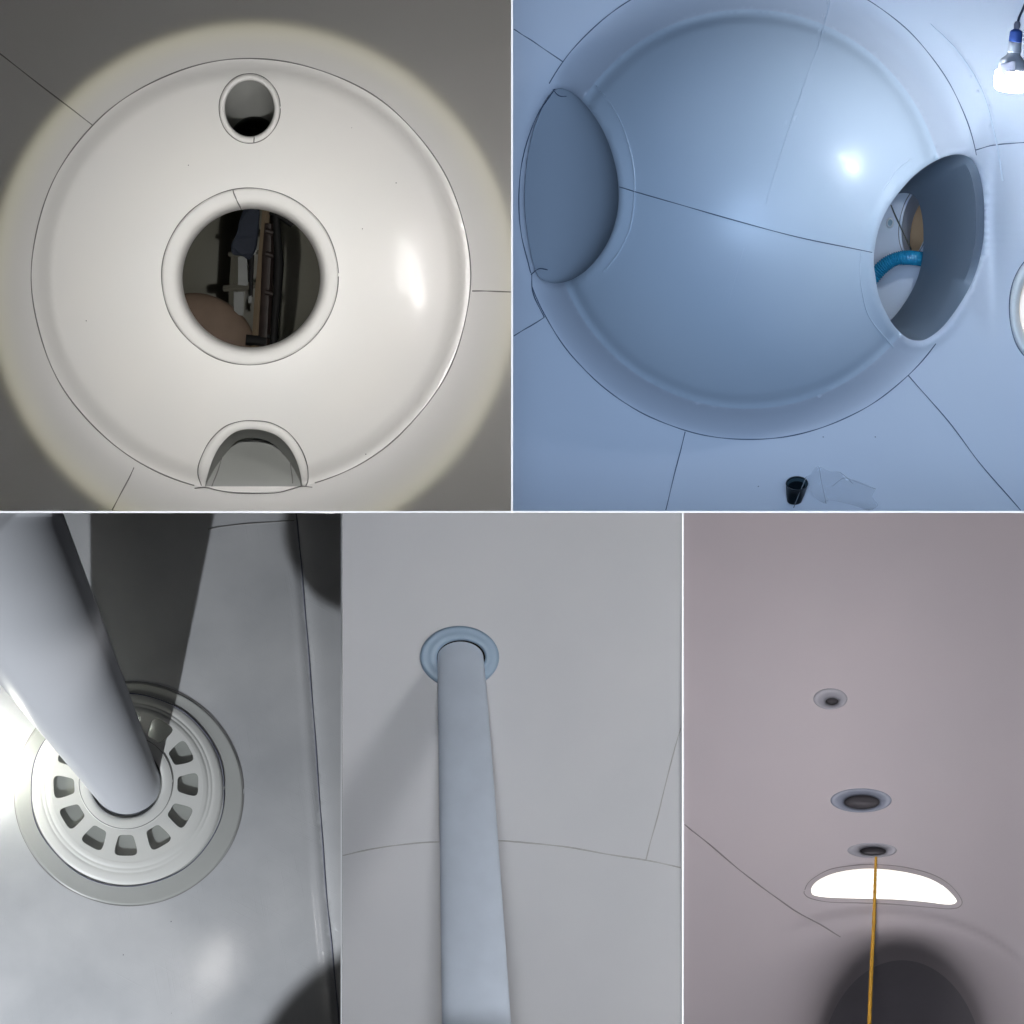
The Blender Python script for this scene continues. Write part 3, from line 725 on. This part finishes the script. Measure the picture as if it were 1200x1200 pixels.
# pole: rises out of the socket towards the upper left; it ends at the bay's edge
base = np.array((147.5, 916, 0.0)); direction = np.array((-150.0, -258.0, 330.0))
pp = []; pr = []
for k in np.linspace(-.12, 1.5, 60):
    c = base + direction * k; 
    pp.append(c); pr.append(39.5 + 52 * max(0, k) ** 1.0)
def pole_mesh():
    V = []; F = []; seg = 96; dn = direction / np.linalg.norm(direction)
    for i, c in enumerate(pp):
        for k in range(seg):
            a = 2 * math.pi * k / seg
            # rings parallel to the wall: circular foot that sits in the round socket
            p = c + np.array((math.cos(a), math.sin(a), 0)) * pr[i]
            if p[1] < 601.2:
                p = np.array((p[0], 601.2, p[2]))
            V.append(P(*p))
    for i in range(len(pp) - 1):
        for k in range(seg):
            F.append((i * seg + k, i * seg + (k + 1) % seg, (i + 1) * seg + (k + 1) % seg, (i + 1) * seg + k))
    F.append(tuple(range(seg))); F.append(tuple(range((len(pp) - 1) * seg, len(pp) * seg)))
    return V, F
V, F = pole_mesh()
po = mesh('plastic_pole', V, F, M['pole_three'], None, True, (147.5, 916, 0))
tag(po, 'thick grey plastic pole leaning to the upper left out of the white slotted flange', 'pole')
lamp('slot_glow_lamp', (168, 852, .5), .12, (1, 1, .96), .5)  # unseen lamp added under the plate to brighten a slot
for (x, y) in ((144, 1119), (200, 1080)): tube('dust_speck', [(x, y, 1.5), (x + 1, y, 1.5)], .7, spk, floor3, 5)

# ================================================================== BAY FOUR: blue collared pole
def h4(x, y):
    ys = 986 + ((x - 560) / 250.0) ** 2 * 38
    return 14 * (1 - sm((ys - y) / 60.0 + .5)) * 0 + 1.0 * math.sin(x * .017 + y * .011)
c4 = ell(541, 771, 30, 22, 50)
wall4 = sheet('tank_ceiling', box(401.2, 601, 799, 1260), [], h4, M['wall_four'], None, 7)
wall4['kind'] = 'structure'
seam([(401, 1003), (440, 994), (480, 989), (520, 986), (570, 985), (610, 987), (660, 992), (705, 1000), (757, 1008), (798, 1017)], h4, wall4, M['seam_faint'], .9, lift=-.1)
seam([(757, 1007), (763, 985), (775, 940), (786, 895), (798, 853)], h4, wall4, M['seam_faint'], .7, lift=0)
col = empty('pole_collar', (539, 770, 0), 'blue round collar on the pale ceiling with the pole passing through it', 'collar')
prof = [(46.5, 36.5, 0, 538.5, 770), (46.2, 36.2, 1.8, 538.5, 769.9), (45, 35.2, 3.2, 538.5, 769.7), (42, 32.6, 4.0, 538.7, 769.5), (41, 31.6, 3.8, 538.8, 769.4), (36, 27, 5.2, 539.4, 769.2), (31, 22.6, 6.0, 540, 769.5), (28.8, 20.7, 5, 540.2, 770), (28, 20, -2, 540.4, 770.5)]
rings = [[(p[0], p[1], dh) for p in ell(cx, cy, rx * 1.0, ry, 110)] for rx, ry, dh, cx, cy in prof]
loft('flange', rings, M['collar_blue'], col, cap=True)
loft('socket', [ring3(ell(540.4, 770.5, 28.2, 20.2, 80), 2.2), ring3(ell(540.4, 770.5, 27.6, 19.6, 80), 2)], M['black'], col, cap=True)
rows = []
for k in np.linspace(0, 1.06, 50):
    y = 771 + (1215 - 771) * k
    xl = 512.5 + (518 - 512.5) * k; xr = 566.5 + (600 - 566.5) * (k ** .9)
    rx = (xr - xl) / 2; ry = 19 + 4 * k
    h = 2.5 + 250 * k
    rows.append([(p[0], p[1], h) for p in ell((xl + xr) / 2, y, rx, ry, 64)])
po4 = loft('plastic_pole', rows, M['pole_four'], None, cap=True, origin=(540, 771, 4))
tag(po4, 'straight blue grey pole running from the blue collar down the middle bay', 'pole')

# ================================================================== BAY FIVE: vault with ports, opening and rope
TC = (1057, 1262)
def h5(x, y):
    qo = math.hypot((x - 1042) / 245.0, (y - 1262) / 180.0); qc = math.hypot((x - 1057) / 104.0, (y - 1262) / 147.0)
    b = 1.0 * math.sin(x * .014 + y * .01)
    if qo < 1:
        t = (1 - qo) / max(1e-6, (1 - qo) + max(0, qc - 1) * .72)
        b -= 85 * (1 - math.sqrt(1 - (.93 * min(1.0, t)) ** 2))
        if qc < 1: b -= (1 - qc) * 125 * 3.6
    q2 = math.hypot((x - 1032) / 233.0, (y - 1262) / 196.0)
    b += 3.0 * sm((q2 - .985) / .03) * sm((x - 900) / 60.0) * (1 - sm((q2 - 1.01) / .35))
    return b
tun = ell(TC[0], TC[1], 104 * .93, 147 * .93, 90)
tun = [p for p in tun]
win5 = spline([(951, 1040), (958, 1032), (975, 1024), (1000, 1019), (1025, 1018), (1055, 1021), (1085, 1028), (1105, 1038), (1118, 1050), (1121, 1057), (1112, 1060), (1085, 1057), (1050, 1054), (1010, 1053), (975, 1052), (957, 1050), (951, 1047)], True, 5)
W5 = np.array(win5)
ports = [(973, 819, 20, 12.5, 7.5, 4.2, 2, 3, 'port_five', 'smallest grey port with a dark centre, highest on the mauve grey vault'),
         (1009, 938, 36, 14.2, 21, 8.2, 1, 2, 'port_blue', 'largest port, a blue grey ring with a dark centre, middle of three on the vault'),
         (1022, 996.5, 29, 9, 15.5, 4.8, 1, 1, 'port_five', 'flat grey port just above the glowing opening with the yellow rope in front')]
pholes = [ell(x, y, rx * .97, ry * .97, 50) for x, y, rx, ry, *_ in ports]
def h5w(x, y):
    b = h5(x, y); d = np.hypot(W5[:, 0] - x, W5[:, 1] - y).min()
    if d < 7: b -= 2.5 * (1 - d / 7) ** 2
    return b
vault = sheet('tank_vault', box(801.2, 601, 1260, 1259.9), [win5] + pholes + [[p for p in ell(TC[0], 1262, 104 * .93, 147 * .93, 60, 0, 180, 360) ] ] , h5w, M['wall_five'], None, 5)
vault['kind'] = 'structure'
seam([(802, 966), (812, 974), (840, 997), (875, 1026), (900, 1045), (930, 1066), (960, 1083), (985, 1098)], h5, vault, M['seam_pale'], .8)
seam(spline([(943, 1043), (950, 1032), (972, 1019), (1000, 1014), (1026, 1013), (1058, 1016), (1090, 1024), (1112, 1036), (1126, 1052), (1126, 1061), (1114, 1065), (1084, 1063), (1050, 1060), (1010, 1058), (973, 1057), (951, 1053), (943, 1048)], True, 5), h5, vault, M['seam_pale'], .5, sp=False)
for (x, y, rx, ry, ix, iy, sx, sy, mt, lab) in ports:
    e = empty('vault_port', (x, y, 0), lab, 'port', 'recessed ports in a row on the vault')
    rs = []
    for (u, dh) in ((1.0, -.6), (.98, 1.6), (.9, 2.4), (.6, 2.0), (.25, 0.0), (.08, -3), (0, -7)):
        a_, b_ = ix + (rx - ix) * u, iy + (ry - iy) * u
        rs.append([(p[0], p[1], h5(x, y) + dh) for p in ell(x + sx * (1 - u), y + sy * (1 - u), a_, b_, 72)])
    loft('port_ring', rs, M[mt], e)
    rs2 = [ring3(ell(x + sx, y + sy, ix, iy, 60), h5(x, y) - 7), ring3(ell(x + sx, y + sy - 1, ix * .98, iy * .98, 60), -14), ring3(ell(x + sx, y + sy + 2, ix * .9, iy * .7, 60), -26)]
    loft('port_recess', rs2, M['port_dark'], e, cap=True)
wo = empty('daylight_opening', (1035, 1038, 0), 'wide half moon opening glowing white below the ports', 'opening')
loft('opening_rim', [ring3(win5, lambda x, y: h5w(x, y) - .3), ring3([np.array((1035, 1040)) + (p - np.array((1035, 1040))) * .992 for p in win5], -8)], M['flange_white'], wo)
solid('lit_pane', [np.array((1035, 1040)) + (p - np.array((1035, 1040))) * 1.03 for p in win5], -12, -8.2, M['window_glow'], wo)
# tunnel mouth, its darkness partly put into the colour
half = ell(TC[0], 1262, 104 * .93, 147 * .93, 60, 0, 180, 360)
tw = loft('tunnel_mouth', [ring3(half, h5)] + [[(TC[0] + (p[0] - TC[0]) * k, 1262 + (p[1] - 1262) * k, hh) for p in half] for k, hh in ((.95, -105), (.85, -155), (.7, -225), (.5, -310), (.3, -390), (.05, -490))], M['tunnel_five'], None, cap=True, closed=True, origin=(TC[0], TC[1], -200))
tag(tw, 'round tunnel mouth, darkened to look deep, at the bottom of the mauve grey vault', 'tunnel')
rp = [(1026.5, 1004, 3), (1025.5, 1030, 8), (1024, 1080, 18), (1021, 1140, 30), (1018, 1220, 46), (1017, 1262, 56)]
rq = spline(rp, False, 24)
e = tag(tube('yellow_rope', rq, [1.5 + 1.4 * i / len(rq) + .16 * math.sin(i * 1.6) for i in range(len(rq))], M['rope'], None, 10, origin=(1026.5, 1004, 3)), 'thin yellow rope hanging down in front of the glowing opening', 'rope')
